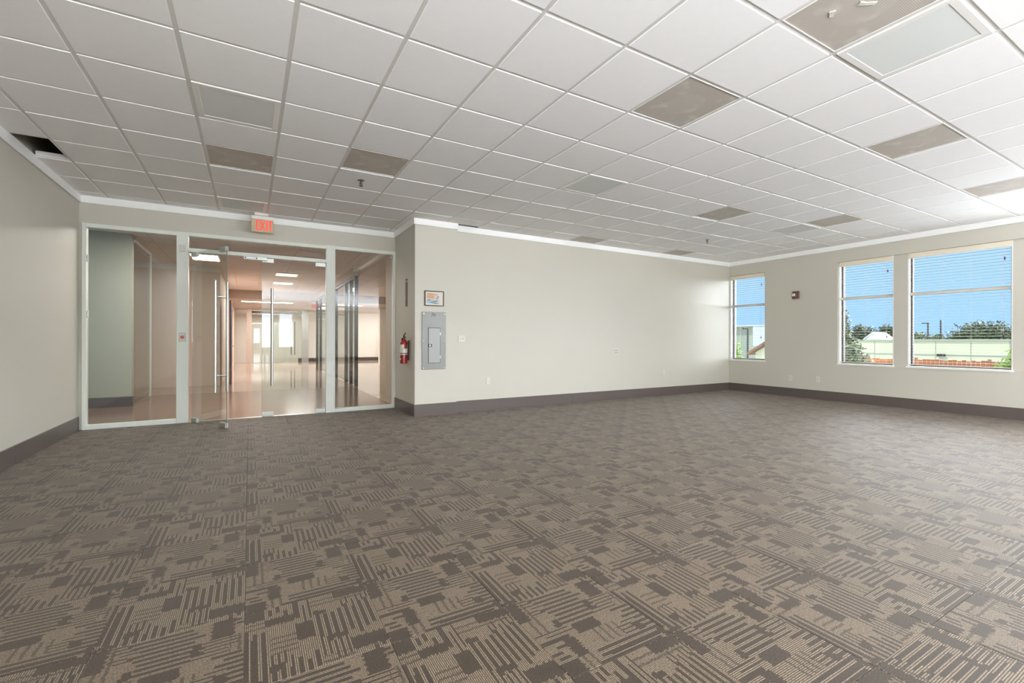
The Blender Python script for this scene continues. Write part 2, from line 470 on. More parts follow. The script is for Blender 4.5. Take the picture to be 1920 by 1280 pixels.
for (near, i, j, a0, b0, a1, b1) in cells:
    if near < 99 and n_tiles < 298:
        n_tiles += 1
        key = ((i+j) % 2, round(a0-OX-i*S, 3), round(b0-OY-j*S, 3), round(a1-OX-i*S, 3), round(b1-OY-j*S, 3))
        if key not in mesh_cache:
            mb = MB(); carpet_piece(mb, *key[1:])
            fn = (lambda c: (c[0]/S, 1-c[1]/S)) if key[0] == 0 else (lambda c: (c[1]/S, c[0]/S))
            mesh_cache[key] = mb.mesh('carpet_tile', M['carpet'], uvfn=fn)
        o = link('carpet_tile', mesh_cache[key], floor); o.location = (OX+i*S, OY+j*S, 0)
    else:
        n = len(rest.v); carpet_piece(rest, a0, b0, a1, b1)
        fn = uv_for(i, j); rest_uv += [fn(v) for v in rest.v[n:]]
me = rest.mesh('far_carpet', M['carpet'])
ul = me.uv_layers.new(name='UVMap')
for lp in me.loops: ul.data[lp.index].uv = rest_uv[lp.vertex_index]
link('far_carpet', me, floor, kind='stuff')

# walls
def wall(name, mats, *boxes, label=None):
    mb = MB()
    for b in boxes: mb.box(*b)
    return struct(mb.build(name, mats), label)
wall('wall_left', M['wall'], (XL-WT, YR-WT, -0.15, XL, YE+0.14, TOP), label='long cream wall beside the glass entrance')
wall('wall_back', M['wall'], (XC2, YB, -0.15, XR+WT, YB+WT, TOP), label='wide plain cream wall across from the camera')
wall('wall_pier', M['wall'], (XC, YC, -0.15, XC2, YE+0.14, TOP), label='cream pier carrying the grey electrical panel')
wall('wall_entrance', M['wall'], (XL, YE, 2.675, XC, YE+0.14, TOP), (XL, YE, 0, -1.868, YE+0.14, 2.675), label='cream header above the glass entrance')
SILL, HEAD = 0.715, 2.69
WIN = [(6.02, 6.885), (3.69, 4.57), (2.225, 3.495)] + [(b, a) for a, b in RIGHT_OPEN]
WIN = [(min(a), max(a)) for a in WIN]
def wall_with_openings(lo, hi, opens, recess, mk):
    """mk(a, b, z0, z1, back) adds a wall box along the run; between the two faces of a recessed group the piers sit back"""
    ys = sorted(opens); mk(lo, hi, -0.15, SILL, 0); mk(lo, hi, HEAD, TOP, 0)
    cur = lo
    for a, b in ys:
        if a > cur: mk(cur, a, SILL, HEAD, 0.035 if any(r0 <= cur+1e-6 and a <= r1+1e-6 for r0, r1 in recess) else 0)
        cur = b
    if hi > cur: mk(cur, hi, SILL, HEAD, 0)
mbw = MB()
wall_with_openings(YR-WT, YB, WIN, [(-1.0, 4.57), (-6.55, -3.4), (-11.05, -8.95)],
                   lambda a, b, z0, z1, k: mbw.box(XR+k, a, z0, XR+WT, b, z1))
struct(mbw.build('wall_right', M['wall']), 'cream window wall with three blinds')
mbw = MB()
wall_with_openings(XL-WT, XR+WT, REAR_OPEN, [], lambda a, b, z0, z1, k: mbw.box(a, YR-WT, z0, b, YR, z1))
struct(mbw.build('wall_rear', M['wall']), 'cream wall behind the camera')

# baseboards and crown
def boards(name, segs, mat, z0, z1, c, label, piece):
    e_ = sempty(name, label)
    for s_ in segs:
        x0, y0, x1, y1 = s_
        CB(x0, y0, z0, x1, y1, z1, c).build(piece, mat, e_)
    return e_
BT, BH = 0.013, 0.178
def split(a, b, cuts):
    p = [a]+[c for c in cuts if a < c < b]+[b]
    return [(p[i]+0.0006, p[i+1]-0.0006) for i in range(len(p)-1)]
boards('baseboard_left', [(XL, a, XL+BT, b) for a, b in split(YR, YE-0.03, [-9, -6, -3, 0, 3, 6])], M['base'], 0, BH, 0.002, 'dark vinyl base along the left wall', 'board')
boards('baseboard_back', [(a, YB-BT, b, YB) for a, b in split(XC2+BT, XR-BT, [5.25, 7.6])], M['base'], 0, BH, 0.002, 'dark vinyl base along the back wall', 'board')
boards('baseboard_right', [(XR-BT, a, XR, b) for a, b in split(YR, YB, [-9.5, -6.5, -3.5, -1.2, 0.8, 2.86, 4.52])], M['base'], 0, BH, 0.002, 'dark vinyl base under the windows', 'board')
boards('baseboard_rear', [(a, YR, b, YR+BT) for a, b in split(XL+BT, XR-BT, [1, 4, 7])], M['base'], 0, BH, 0.002, 'dark vinyl base behind the camera', 'board')
boards('baseboard_pier', [(XC-BT, YC-BT, XC, YE-0.03), (XC, YC-BT, XC2+BT, YC), (XC2, YC, XC2+BT, YB-BT)], M['base'], 0, BH+0.008, 0.002, 'dark vinyl base around the pier', 'board')
CT, CZ = 0.022, 2.925
boards('trim_1', [(XL, YR, XL+CT, YE), (XL+CT, YE-CT, XC-CT, YE), (XC-CT, YC-CT, XC, YE-CT), (XC, YC-CT, XC2+CT, YC), (XC2, YC, XC2+CT, YB),
                  (XC2+CT, YB-CT, XR-CT, YB), (XR-CT, YR, XR, YB), (XL+CT, YR, XR-CT, YR+CT)], M['crown'], CZ, HC+0.012, 0.004, 'white crown trim around the ceiling', 'board')

# ------------------------------------------------------------------ ceiling: deck, tees, lay-in tiles
G, GX, GY = 0.6096, -0.9934, 3.982
ck = MB(); ck.box(XL-WT, YR-WT, TOP, XR+WT, YE+0.14, TOP+0.2)
ceiling = struct(ck.build('ceiling', M['deck']), 'suspended grid ceiling of white square tiles')
GRILLES = [(1, 2), (3, 1), (6, -3), (6, -5), (10, -4), (14, -4), (11, 0), (14, -1), (10, 4), (14, 4)]
LIGHTS = [(1, 0), (1, 5), (7, -5), (7, 0), (14, 0)]
HOLE = (-2, 3)
TW = 0.016
for i in range(-1, 18):
    x = GX+i*G; y1 = YE if x < XC else YB
    if x+TW > XR: continue
    BX(x-TW, YR, HC+0.0050, x+TW, y1, HC+0.0085).build('ceiling_tee', M['tee'], ceiling)
for j in range(-27, 7):
    y = GY+j*G
    if y < YR+0.02: continue
    x1 = XC if y > YB else XR
    if YB-0.02 < y < YB+0.02: continue
    BX(XL, y-TW, HC+0.0052, x1, y+TW, HC+0.0087).build('ceiling_tee', M['tee'], ceiling)
def ceiling_piece(mb, x0, y0, x1, y1):
    mb.cbox(x0, y0, HC, x1, y1, HC+0.018, 0.0012)
tile_cache = {}; far_tiles = MB(); n_ct = 0; tl = []
for i in range(-2, 18):
    for j in range(-28, 7):
        if (i, j) in GRILLES or (i, j) in LIGHTS or (i, j) == HOLE: continue
        x0, x1, y0, y1 = GX+i*G+0.0145, GX+(i+1)*G-0.0145, GY+j*G+0.0145, GY+(j+1)*G-0.0145
        yb = YB if (x0+x1)/2 > XC else YE
        x0, x1, y0, y1 = max(x0, XL+0.004), min(x1, XR-0.004), max(y0, YR+0.004), min(y1, yb-0.004)
        if y0 > YC-0.05 and x1 > XC: x1 = XC-0.004
        if yb == YB and y1 > YC and x0 < XC2 < x1+0.6: y1 = min(y1, YC-0.004) if x0 < XC2 else y1
        if x1-x0 < 0.03 or y1-y0 < 0.03: continue
        q = [project(px, py, HC) for px in (x0, x1) for py in (y0, y1)]
        seen = any(r and -40 < r[0] < 1960 and r[1] > -40 for r in q)
        tl.append((seen, x0, y0, x1, y1))
for (seen, x0, y0, x1, y1) in tl:
    if seen:
        key = (round(x1-x0, 3), round(y1-y0, 3))
        if key not in tile_cache:
            mb = MB(); mb.cbox(-key[0]/2, -key[1]/2, 0, key[0]/2, key[1]/2, 0.018, 0.0012); tile_cache[key] = mb.mesh('ceiling_tile', M['tile'])
        o = link('ceiling_tile', tile_cache[key], ceiling); o.location = ((x0+x1)/2, (y0+y1)/2, HC+random.choice((0, 0, 0, 0.0012, -0.0008)))
    else: ceiling_piece(far_tiles, x0, y0, x1, y1)
far_tiles.build('far_ceiling', M['tile'], ceiling, kind='stuff')
# tee webs that show through the gap of the missing tile, and the narrow border tiles beside the pier
for (x0, y0, x1, y1) in ((XL+0.02, GY+4*G-0.002, GX-G-0.002, GY+4*G+0.002), (XL+0.02, GY+3*G-0.002, GX-G-0.002, GY+3*G+0.002), (GX-G-0.002, GY+3*G-0.3, GX-G+0.002, GY+4*G+0.3)):
    BX(x0, y0, HC+0.008, x1, y1, HC+0.058).build('tee_web', M['tee'], ceiling)
for (y0, y1) in ((YC+0.006, 7.015), (7.045, 7.625), (7.656, YE-0.004)):
    CB(GX+5*G+0.0145, y0, HC, XC-0.004, y1, HC+0.018, 0.0025).build('ceiling_tile', M['tile'], ceiling)

def at_cell(i, j): return (GX+(i+0.5)*G, GY+(j+0.5)*G)
GR_LABEL = {(1, 2): 'perforated metal vent between the two ceiling lights near the exit sign', (3, 1): 'perforated metal vent just in front of the ceiling sprinkler near the entrance',
            (6, -3): 'smeared perforated vent alone in the middle of the ceiling', (6, -5): 'large perforated vent with torn white tape next to a big light',
            (10, -4): 'scuffed perforated vent high on the right of the photo', (14, -4): 'perforated vent cut by the right edge of the photo',
            (11, 0): 'pale perforated vent left of the vent and light pair before the windows', (14, -1): 'perforated vent touching an unlit light in front of the windows',
            (10, 4): 'perforated vent at the back wall crown, left of two', (14, 4): 'perforated vent at the back wall crown, close to the far corner'}
gproto = {}
for (i, j) in GRILLES:
    x, y = at_cell(i, j); y0, y1 = -G/2+0.015, G/2-0.015
    if j == 4: y1 = min(y1, YB-CT-y-0.004)
    key = round(y1, 3)
    t = thing('ceiling_vent', GR_LABEL[(i, j)], 'vent', (x, y, HC), 'perforated ceiling vents')
    if key not in gproto:
        a = G/2-0.0155
        fr = MB()
        fr.box(-a, y0, 0.002, -a+0.006, y1, 0.02); fr.box(a-0.006, y0, 0.002, a, y1, 0.02)
        fr.box(-a+0.006, y0, 0.002, a-0.006, y0+0.006, 0.02); fr.box(-a+0.006, y1-0.006, 0.002, a-0.006, y1, 0.02)
        pl = BX(-a+0.005, y0+0.005, 0.006, a-0.005, y1-0.005, 0.012)
        gproto[key] = (fr.mesh('vent_frame', M['tee']), pl.mesh('perforated_plate', M['grille']))
    link('vent_frame', gproto[key][0], t); link('perforated_plate', gproto[key][1], t)
    if (i, j) == (6, -5):
        for q, (px, py, an, ll) in enumerate(((-0.10, 0.12, 0.5, 0.05), (-0.02, -0.02, -0.6, 0.09), (0.12, -0.22, -0.4, 0.10))):
            tp = MB(); Tm = Matrix.Translation((px, py, 0.0065)) @ Matrix.Rotation(an, 4, 'Z')
            tp.box(-ll/2, -0.011, -0.004, ll/2, 0.011, 0.002, T=Tm); tp.box(-ll/2, -0.018, -0.005, -ll/4, 0.0, 0.0025, T=Tm)
            tp.build('tape_scrap', M['label'], t)
LT_LABEL = {(1, 0): 'unlit square ceiling light nearest above the glass entrance, white frame', (1, 5): 'unlit ceiling light right above the exit sign',
            (7, -5): 'largest unlit ceiling light, top right beside the taped vent', (7, 0): 'unlit ceiling light alone over the middle of the room',
            (14, 0): 'pale unlit ceiling light beside a vent before the windows'}
a = G/2-0.0155; fw = 0.042
fr = MB()
for (x0, y0, x1, y1) in ((-a, -a, -a+fw, a), (a-fw, -a, a, a), (-a+fw, -a, a-fw, -a+fw), (-a+fw, a-fw, a-fw, a)): fr.cbox(x0, y0, -0.004, x1, y1, 0.03, 0.002)
fmesh = fr.mesh('light_frame', M['white'])
dmesh = BX(-a+fw-0.003, -a+fw-0.003, -0.0015, a-fw+0.003, a-fw+0.003, 0.006).mesh('diffuser', M['diffuser'])
for (i, j) in LIGHTS:
    x, y = at_cell(i, j)
    t = thing('ceiling_light', LT_LABEL[(i, j)], 'ceiling light', (x, y, HC), 'unlit ceiling lights')
    link('light_frame', fmesh, t); link('diffuser', dmesh, t)
def sprinkler(x, y, label):
    t = thing('sprinkler', label, 'sprinkler', (x, y, HC), 'ceiling sprinklers')
    MB().lathe([(0.012, -0.016), (0.038, -0.006), (0.042, 0.0)], (0, 0, 0), 20).build('escutcheon', M['steel'], t, True)
    MB().lathe([(0.009, -0.045), (0.013, -0.035), (0.013, -0.012)], (0, 0, 0), 14).build('body', M['dsteel'], t, True)
    y_ = MB(); y_.path([(-0.013, 0, -0.03), (-0.017, 0, -0.045), (-0.003, 0, -0.062)], 0.003, 6); y_.path([(0.013, 0, -0.03), (0.017, 0, -0.045), (0.003, 0, -0.062)], 0.003, 6)
    y_.build('yoke_arm', M['dsteel'], t)
    MB().lathe([(0.02, -0.066), (0.022, -0.063), (0.006, -0.062)], (0, 0, 0), 16).build('deflector', M['dsteel'], t, True)
sprinkler(GX+3.47*G, GY+2.47*G, 'sprinkler head behind the vent near the glass entrance')
sprinkler(GX+13.55*G, GY+2.49*G, 'tiny sprinkler head on the ceiling before the far corner')

# ------------------------------------------------------------------ storefront
FY0, FY1 = 7.845, 7.945
PY = 7.89
def member(name, parent, x0, z0, x1, z1, y0=FY0, y1=FY1, mat='frame', c=0.003):
    return CB(x0, y0, z0, x1, y1, z1, c).build(name, M[mat], parent)
def pane(parent, x0, z0, x1, z1, name='glass_pane'):
    return BX(x0, PY-0.005, z0, x1, PY+0.005, z1).build(name, M['glass'], parent)
w1 = sempty('window_1', 'fixed glass sidelight at the left wall')
member('jamb', w1, -1.868, 0, -1.825, 2.67); member('head', w1, -1.825, 2.615, -0.88, 2.67); member('sill', w1, -1.825, 0, -0.88, 0.058)
pane(w1, -1.83, 0.05, -0.875, 2.62)
for z_ in (2.17, 1.45):
    CB(-1.826, 7.872, z_, -1.806, 7.884, z_+0.09, 0.003).build('glass_clip', M['steel'], w1)
struct(member('trim_2', None, -0.88, 0, -0.744, 2.67, 7.840), 'wide white post beside the open glass door')
struct(member('trim_3', None, 1.066, 0, 1.203, 2.685, 7.840), 'wide white post beside the closed glass door')
w2 = sempty('window_2', 'glass transom over the double doors')
member('head', w2, -0.744, 2.625, 1.066, 2.675); member('transom_bar', w2, -0.744, 2.402, 1.066, 2.455)
pane(w2, -0.744, 2.45, 1.066, 2.63)
w3 = sempty('window_3', 'fixed glass sidelight next to the pier')
member('head', w3, 1.203, 2.63, 2.143, 2.685); member('sill', w3, 1.203, 0, 2.143, 0.058); member('jamb', w3, 2.143, 0, 2.18, 2.685)
pane(w3, 1.2, 0.05, 2.147, 2.635)
MB().tube((2.115, 7.884, 2.59), (2.115, 7.868, 2.59), 0.016).build('glass_clip', M['steel'], w3)
member('threshold', w2, -0.744, 0.0, 1.066, 0.006, 7.85, 7.94, 'steel', 0.001)

def glass_door(name, label, hinge, direc, width, z0, z1, side):
    """hinge: (x, y); direc: unit vector hinge -> free edge; side: +-1, which way the second handle bar points"""
    d = Vector((direc[0], direc[1], 0)).normalized(); n = Vector((-d.y, d.x, 0))*side
    T = Matrix(((d.x, n.x, 0, hinge[0]), (d.y, n.y, 0, hinge[1]), (0, 0, 1, 0), (0, 0, 0, 1)))
    e_ = sempty(name, label)
    BX(0, -0.006, z0, width, 0.006, z1, T=T).build('glass_leaf', M['glass'], e_)
    ed = MB(); ed.box(width-0.0005, -0.0055, z0, width+0.001, 0.0055, z1, T=T); ed.build('glass_edge', M['gedge'], e_)
    for (a0, a1, b0, b1) in ((0, 0.15, z0-0.004, z0+0.058), (0, 0.15, z1-0.06, z1+0.004), (width-0.16, width, z0-0.004, z0+0.058), (width-0.16, width, z1-0.06, z1+0.004)):
        CB(a0, -0.018, b0, a1, 0.018, b1, 0.003, T=T).build('patch_fitting', M['patch'], e_)
    hx = width-0.135
    for sgn in (1, -1):
        h = MB(); h.tube(T @ Vector((hx, sgn*0.075, 0.471)), T @ Vector((hx, sgn*0.075, 1.945)), 0.0165, n=16); h.build('pull_handle', M['steel'], e_, True)
    for z_ in (0.69, 1.73):
        MB().tube(T @ Vector((hx, -0.075, z_)), T @ Vector((hx, 0.075, z_)), 0.010, n=12).build('handle_standoff', M['steel'], e_, True)
    return e_
M['gedge'] = pr('green_glass_edge', (96, 112, 104), 0.2)
M['patch'] = pr('satin_patch', (196, 198, 192), 0.35, 0.6)
glass_door('door_1', 'open glass door leaf swung into the room', (-0.70, 7.86), (0.436, -0.757), 0.89, 0.012, 2.39, 1)
glass_door('door_2', 'closed glass door leaf with one pull bar', (1.060, 7.88), (-1, 0), 0.896, 0.012, 2.395, 1)
lk = MB(); lk.cbox(-0.074, 7.80, 2.352, 0.23, 7.845, 2.399, 0.003)
t = tag(lk.build('magnetic_lock', M['patch']), 'slim metal door lock bar under the transom', 'lock')
BX(-0.062, 7.797, 2.364, 0.10, 7.8005, 2.388).build('lock_slot', M['slot'], t); BX(-0.045, 7.795, 2.370, 0.083, 7.798, 2.382).build('lock_face', M['steel'], t)

# ------------------------------------------------------------------ things on the entrance side
ES = thing('exit_sign', 'exit sign with red letters hanging above the glass doors', 'sign', (0.165, 7.66, 2.84))
CB(-0.105, -0.045, 0.137, 0.075, 0.045, 0.177, 0.006).build('canopy', M['white'], ES)
CB(-0.143, -0.014, 0.085, 0.143, 0.014, 0.137, 0.004).build('top_housing', M['white'], ES)
CB(-0.143, -0.007, -0.098, 0.143, 0.007, 0.085, 0.002).build('sign_panel', M['signtan'], ES)
lb = MB(); y0, y1 = -0.0105, -0.007; z0, z1 = -0.075, 0.075; st = 0.017
def L(x0, za, x1, zb): lb.box(x0, y0, za, x1, y1, zb)
L(-0.085, z0, -0.085+st, z1)
for zz in (z0, -st/2, z1-st): L(-0.085+st, zz, -0.038, zz+st)
for sg in (1, -1):
    Tm = Matrix.Translation((0.003, 0, 0)) @ Matrix.Rotation(sg*0.40, 4, 'Y')
    lb.box(-st/2, y0-0.0003*sg, -0.080, st/2, y1, 0.080, T=Tm)
L(0.052, z0, 0.052+st, z1); L(0.101-st/2, z0, 0.101+st/2, z1-st); L(0.078, z1-st, 0.124, z1)
lb.build('lettering', M['signred'], ES, kind='stuff')

rb = thing('exit_button', 'white wall plate with round red button on the post', 'switch', (-0.812, 7.838, 1.20))
CB(-0.035, -0.006, -0.057, 0.035, 0.002, 0.057, 0.003).build('plate', M['plastic'], rb); CB(-0.038, -0.003, -0.060, 0.038, 0.002, 0.060, 0.001).build('gasket', M['doorgrey'], rb)
MB().tube((0, -0.006, 0), (0, -0.016, 0), 0.023, 0.021, 20).build('button', M['buttonred'] if 'buttonred' in M else pr('button_red', (206, 78, 74), 0.4), rb, True)
for z_ in (0.045, -0.045): MB().tube((0, -0.006, z_), (0, -0.008, z_), 0.004, n=10).build('screw', M['steel'], rb)
bp_ = MB(); bp_.cbox(-0.85, 7.832, 2.395, -0.775, 7.842, 2.49, 0.003)
tag(bp_.build('cover_plate', M['plastic']), 'blank cover plate high on the white post', 'cover plate')

# electrical panel on the pier
EP = thing('electrical_panel', 'grey electrical panel cover on the pier under a picture', 'panel', (2.482, YC, 0.715))
CB(-0.194, -0.014, 0.0, 0.194, 0.0, 0.885, 0.003).build('cover', M['panelgrey'], EP)
dr = BX(-0.0975, -0.0150, 0.095, 0.1045, -0.0135, 0.645).build('door_gap', M['slot'], EP)
dr = CB(-0.0915, -0.021, 0.101, 0.098, -0.0145, 0.639, 0.003).build('door', M['doorgrey'], EP)
CB(-0.092, -0.026, 0.345, -0.038, -0.020, 0.392, 0.002).build('latch', M['black'], dr)
CB(-0.078, -0.028, 0.352, -0.062, -0.0255, 0.385, 0.001).build('latch_lever', M['steel'], dr)
for z_ in (0.19, 0.55): CB(0.096, -0.023, z_-0.02, 0.107, -0.014, z_+0.02, 0.002).build('hinge', M['steel'], EP)
for x_ in (-0.170, 0.172):
    for z_, r_ in ((0.856, 0.019), (0.44, 0.008), (0.02, 0.010)):
        MB().tube((x_, -0.014, z_), (x_, -0.019, z_), r_, r_*0.8, 14).build('screw', M['plastic'], EP, True)
ink = MB()
for (x0, z0_, x1, z1_) in ((-0.046, 0.866, -0.020, 0.866), (-0.020, 0.866, -0.040, 0.815), (-0.006, 0.866, -0.004, 0.818), (0.018, 0.864, 0.020, 0.820)):
    ink.tube((x0, -0.0145, z0_), (x1, -0.0145, z1_), 0.0032, n=6)
ink.build('marker_number', M['ink'], EP, kind='stuff')

# framed picture
FP = thing('framed_picture', 'small dark framed picture above the electrical panel', 'picture', (2.487, YC, 1.812))
fr_ = MB(); hw, hh, b_ = 0.157, 0.118, 0.0135
for (x0, z0_, x1, z1_) in ((-hw, -hh, -hw+b_, hh), (hw-b_, -hh, hw, hh), (-hw+b_, -hh, hw-b_, -hh+b_), (-hw+b_, hh-b_, hw-b_, hh)): fr_.cbox(x0, -0.02, z0_, x1, 0, z1_, 0.003)
fr_.build('frame', M['pframe'], FP)
BX(-hw+0.01, -0.008, -hh+0.01, hw-0.01, -0.002, hh-0.01).build('paper', pr('picture_paper', (218, 208, 196), 0.6), FP)
PC = [pr('print_'+n_, c_, 0.6) for n_, c_ in (('orange', (206, 158, 122)), ('peach', (222, 186, 158)), ('blue', (150, 186, 206)), ('slate', (120, 132, 142)), ('grey', (196, 198, 194)), ('dark', (88, 86, 76)), ('brown', (170, 148, 124)))]
art = MB()
def patch(mi, lvl, *pts): art.quad([(x, -0.0082-0.0002*lvl, z) for x, z in pts], mi)
patch(4, 0, (-.125, -.085), (.085, -.085), (.07, .07), (-.125, .075))
patch(1, 1, (-.125, -.01), (.01, -.02), (.02, .055), (-.06, .075), (-.125, .07))
patch(0, 2, (-.125, .005), (-.01, -.005), (-.005, .045), (-.06, .06), (-.12, .05))
patch(6, 3, (-.125, .062), (-.03, .058), (.04, .05), (.045, .06), (-.04, .075), (-.12, .078))
patch(2, 2, (-.125, -.07), (.03, -.08), (.06, -.07), (-.02, -.035), (-.06, -.015), (-.125, -.025))
patch(3, 3, (-.12, -.022), (-.075, -.015), (-.07, -.03), (-.1, -.035))
patch(3, 4, (-.04, -.04), (.05, -.03), (.055, -.05), (-.02, -.055))
patch(3, 5, (-.06, -.05), (.05, -.075), (.06, -.085), (.02, -.085), (-.07, -.06))
patch(5, 4, (.05, .02), (.07, .018), (.075, .032), (.055, .036)); patch(5, 5, (.03, -.012), (.045, -.015), (.045, 0), (.034, 0)); patch(3, 4, (.035, .0), (.055, .002), (.055, .018), (.038, .014))
art.build('print', PC, FP, kind='stuff')

# fire extinguisher on the pier's side, its sign above
FX = thing('fire_extinguisher', 'red fire extinguisher with white label on the pier', 'fire extinguisher', (2.100, 7.07, 0.80))
MB().lathe([(0.050, 0.0), (0.058, 0.008), (0.058, 0.30), (0.052, 0.335), (0.036, 0.365), (0.020, 0.378), (0.020, 0.40)], (0, 0, 0), 28).build('cylinder', M['red'], FX, True)
lbm = MB()
def arc(a0, a1, z0_, z1_, r, mi=0, n=12):
    for q in range(n):
        t0, t1 = math.radians(a0+(a1-a0)*q/n), math.radians(a0+(a1-a0)*(q+1)/n)
        lbm.quad([(r*math.cos(t0), r*math.sin(t0), z0_), (r*math.cos(t1), r*math.sin(t1), z0_), (r*math.cos(t1), r*math.sin(t1), z1_), (r*math.cos(t0), r*math.sin(t0), z1_)], mi)
arc(150, 330, 0.165, 0.298, 0.0588); lbm.build('paper_label', M['label'], FX)
for nm_, mt_, ar_ in (('red_patch', 'red', (255, 315, 0.235, 0.300, 0.0594)), ('label_band', 'label', (150, 330, 0.138, 0.150, 0.0588)), ('white_arrow', 'label', (172, 205, 0.060, 0.082, 0.0588))):
    lbm = MB(); arc(*ar_); lbm.build(nm_, M[mt_], FX)
MB().lathe([(0.0600, 0.0), (0.0600, 0.011)], (0, 0, 0.151), 28).build('strap', M['black'], FX, True)
vh = MB(); vh.lathe([(0.018, 0.395), (0.020, 0.40), (0.020, 0.425), (0.012, 0.432)], (0, 0, 0), 16); vh.build('valve', M['dsteel'], FX, True)
hd = MB(); hd.path([(0, 0.012, 0.428), (0, -0.03, 0.452), (0, -0.085, 0.475)], 0.008, 8); hd.path([(0, 0.0, 0.405), (0, -0.03, 0.412), (0, -0.08, 0.408)], 0.008, 8); hd.build('lever', M['dsteel'], FX, True)
MB().path([(-0.01, 0.015, 0.415), (-0.01, 0.055, 0.405), (-0.01, 0.076, 0.36), (-0.01, 0.078, 0.29), (-0.005, 0.072, 0.22)], 0.009, 8).build('hose', M['black'], FX, True)
MB().tube((-0.018, 0, 0.413), (-0.034, 0, 0.413), 0.014, n=14).build('gauge', M['label'], FX, True)
CB(0.062, -0.03, 0.05, 0.078, 0.03, 0.36, 0.003).build('wall_bracket', M['dsteel'], FX)
SS = thing('strip_sign', 'narrow vertical red-brown sign above the fire extinguisher', 'sign', (XC, 7.195, 1.70))
CB(-0.005, -0.052, 0.0, 0.0, 0.052, 0.40, 0.0015).build('sign_plate', M['stripbrown'], SS)
sm = MB(); zz = 0.02
for h_ in (0.018, 0.016, 0.018, 0.016): sm.box(-0.0062, -0.026, zz, -0.005, 0.026, zz+h_); zz += 0.024
zz = 0.145
while zz < 0.37: sm.box(-0.0062, -0.026, zz, -0.005, 0.026, zz+0.013); zz += 0.020
sm.build('small_print', M['stripdark'], SS, kind='stuff')
CB(-0.005, -0.045, 0.415, 0.0, 0.045, 0.445, 0.0015).build('arrow_plate', M['stripdark'], SS)

# wall plates
def outlet(loc, axis, label, kind, wdt=0.072, hgt=0.115, group='wall plates'):
    t = thing('wall_outlet' if kind != 'switch' else 'light_switch', label, 'outlet' if kind != 'switch' else 'light switch', loc, group)
    if axis == 'x': t.rotation_euler = (0, 0, -math.pi/2)
    CB(-wdt/2, -0.007, -hgt/2, wdt/2, 0, hgt/2, 0.003).build('cover', M['plastic'], t)
    if kind == 'duplex':
        for z_ in (0.026, -0.026):
            s_ = CB(-0.017, -0.0095, z_-0.017, 0.017, -0.006, z_+0.017, 0.002).build('socket', M['plastic'], t)
            q = MB(); q.box(-0.0085, -0.0100, z_-0.004, -0.0060, -0.0093, z_+0.009); q.box(0.006, -0.0100, z_-0.004, 0.0085, -0.0093, z_+0.009); q.box(-0.003, -0.0100, z_-0.013, 0.003, -0.0093, z_-0.008)
            q.build('pin_slot', M['slot'], s_, kind='stuff')
    if kind == 'switch':
        for x_ in (-0.024, 0.024):
            CB(x_-0.006, -0.016, -0.008, x_+0.006, -0.006, 0.014, 0.002).build('toggle', M['plastic'], t)
    if kind == 'quad':
        for x_ in (-0.022, 0.022):
            for z_ in (0.024, -0.024):
                CB(x_-0.014, -0.010, z_-0.013, x_+0.014, -0.006, z_+0.013, 0.002).build('data_port', M['doorgrey'], t)
    MB().tube((0, -0.007, 0), (0, -0.0085, 0), 0.004, n=8).build('screw', M['doorgrey'], t)
    return t
outlet((3.002, YB, 1.188), 'y', 'double white light switch beside the electrical panel pier', 'switch', 0.125, 0.118)
outlet((3.486, YB, 0.483), 'y', 'white wall plate low on the back wall near the pier', 'blank')
outlet((6.345, YB, 0.95), 'y', 'square white data outlet mid height on the back wall', 'quad', 0.125, 0.118)
outlet((7.70, YB, 0.48), 'y', 'white wall outlet low on the back wall toward the windows', 'duplex')
outlet((XR, 5.455, 0.385), 'x', 'blank white plate below the fire strobe', 'blank')
outlet((XR, 4.92, 0.39), 'x', 'white power outlet below the wall between two windows', 'duplex')

FS = thing('fire_alarm_strobe', 'maroon fire alarm strobe between two windows', 'alarm', (XR, 5.342, 2.123))
FS.rotation_euler = (0, 0, -math.pi/2)
CB(-0.066, -0.045, -0.078, 0.066, 0, 0.078, 0.006).build('housing', M['maroon'], FS)
CB(-0.060, -0.072, -0.028, 0.004, -0.044, 0.030, 0.010).build('strobe_lens', M['label'], FS)
CB(0.018, -0.047, -0.055, 0.024, -0.0445, 0.055, 0.0008).build('sounder_slot', M['doorgrey'], FS)

# ------------------------------------------------------------------ windows
def window(n, y0, y1, blinds, label, left_clear=0.0):
    e_ = sempty('window_%d' % n, label)
    X0, X1 = 10.02, 10.07
    jt = 0.018
    def mem(nm, a0, z0_, a1, z1_, x0=X0, x1=X1, mat='white'): return CB(x0, a0, z0_, x1, a1, z1_, 0.002).build(nm, M[mat], e_)
    mem('jamb_liner', y0, SILL+0.02, y0+jt, HEAD, XR+0.036, XR+WT); mem('jamb_liner', y1-jt, SILL+0.02, y1, HEAD, XR+0.036, XR+WT)
    mem('window_sill', y0-0.012, SILL-0.012, y1+0.012, SILL+0.02, XR-0.012, XR+WT)
    mem('head_liner', y0+jt, HEAD-0.012, y1-jt, HEAD, XR+0.036, XR+WT)
    a0, a1, b0, b1 = y0+jt, y1-jt, SILL+0.02, HEAD-0.012
    mem('sash', a0, b0, a0+0.022, b1, mat='bronze'); mem('sash', a1-0.022, b0, a1, b1, mat='bronze')
    mem('sash', a0+0.022, b0, a1-0.022, b0+0.022, mat='bronze'); mem('sash', a0+0.022, b1-0.022, a1-0.022, b1, mat='bronze')
    mem('mid_rail', y0+jt, 1.955, y1-jt, 2.012, 9.985, 10.035)
    BX(10.043, a0+0.02, b0+0.02, 10.049, a1-0.02, b1-0.02).build('glass_pane', M['wglass'], e_)
    return e_
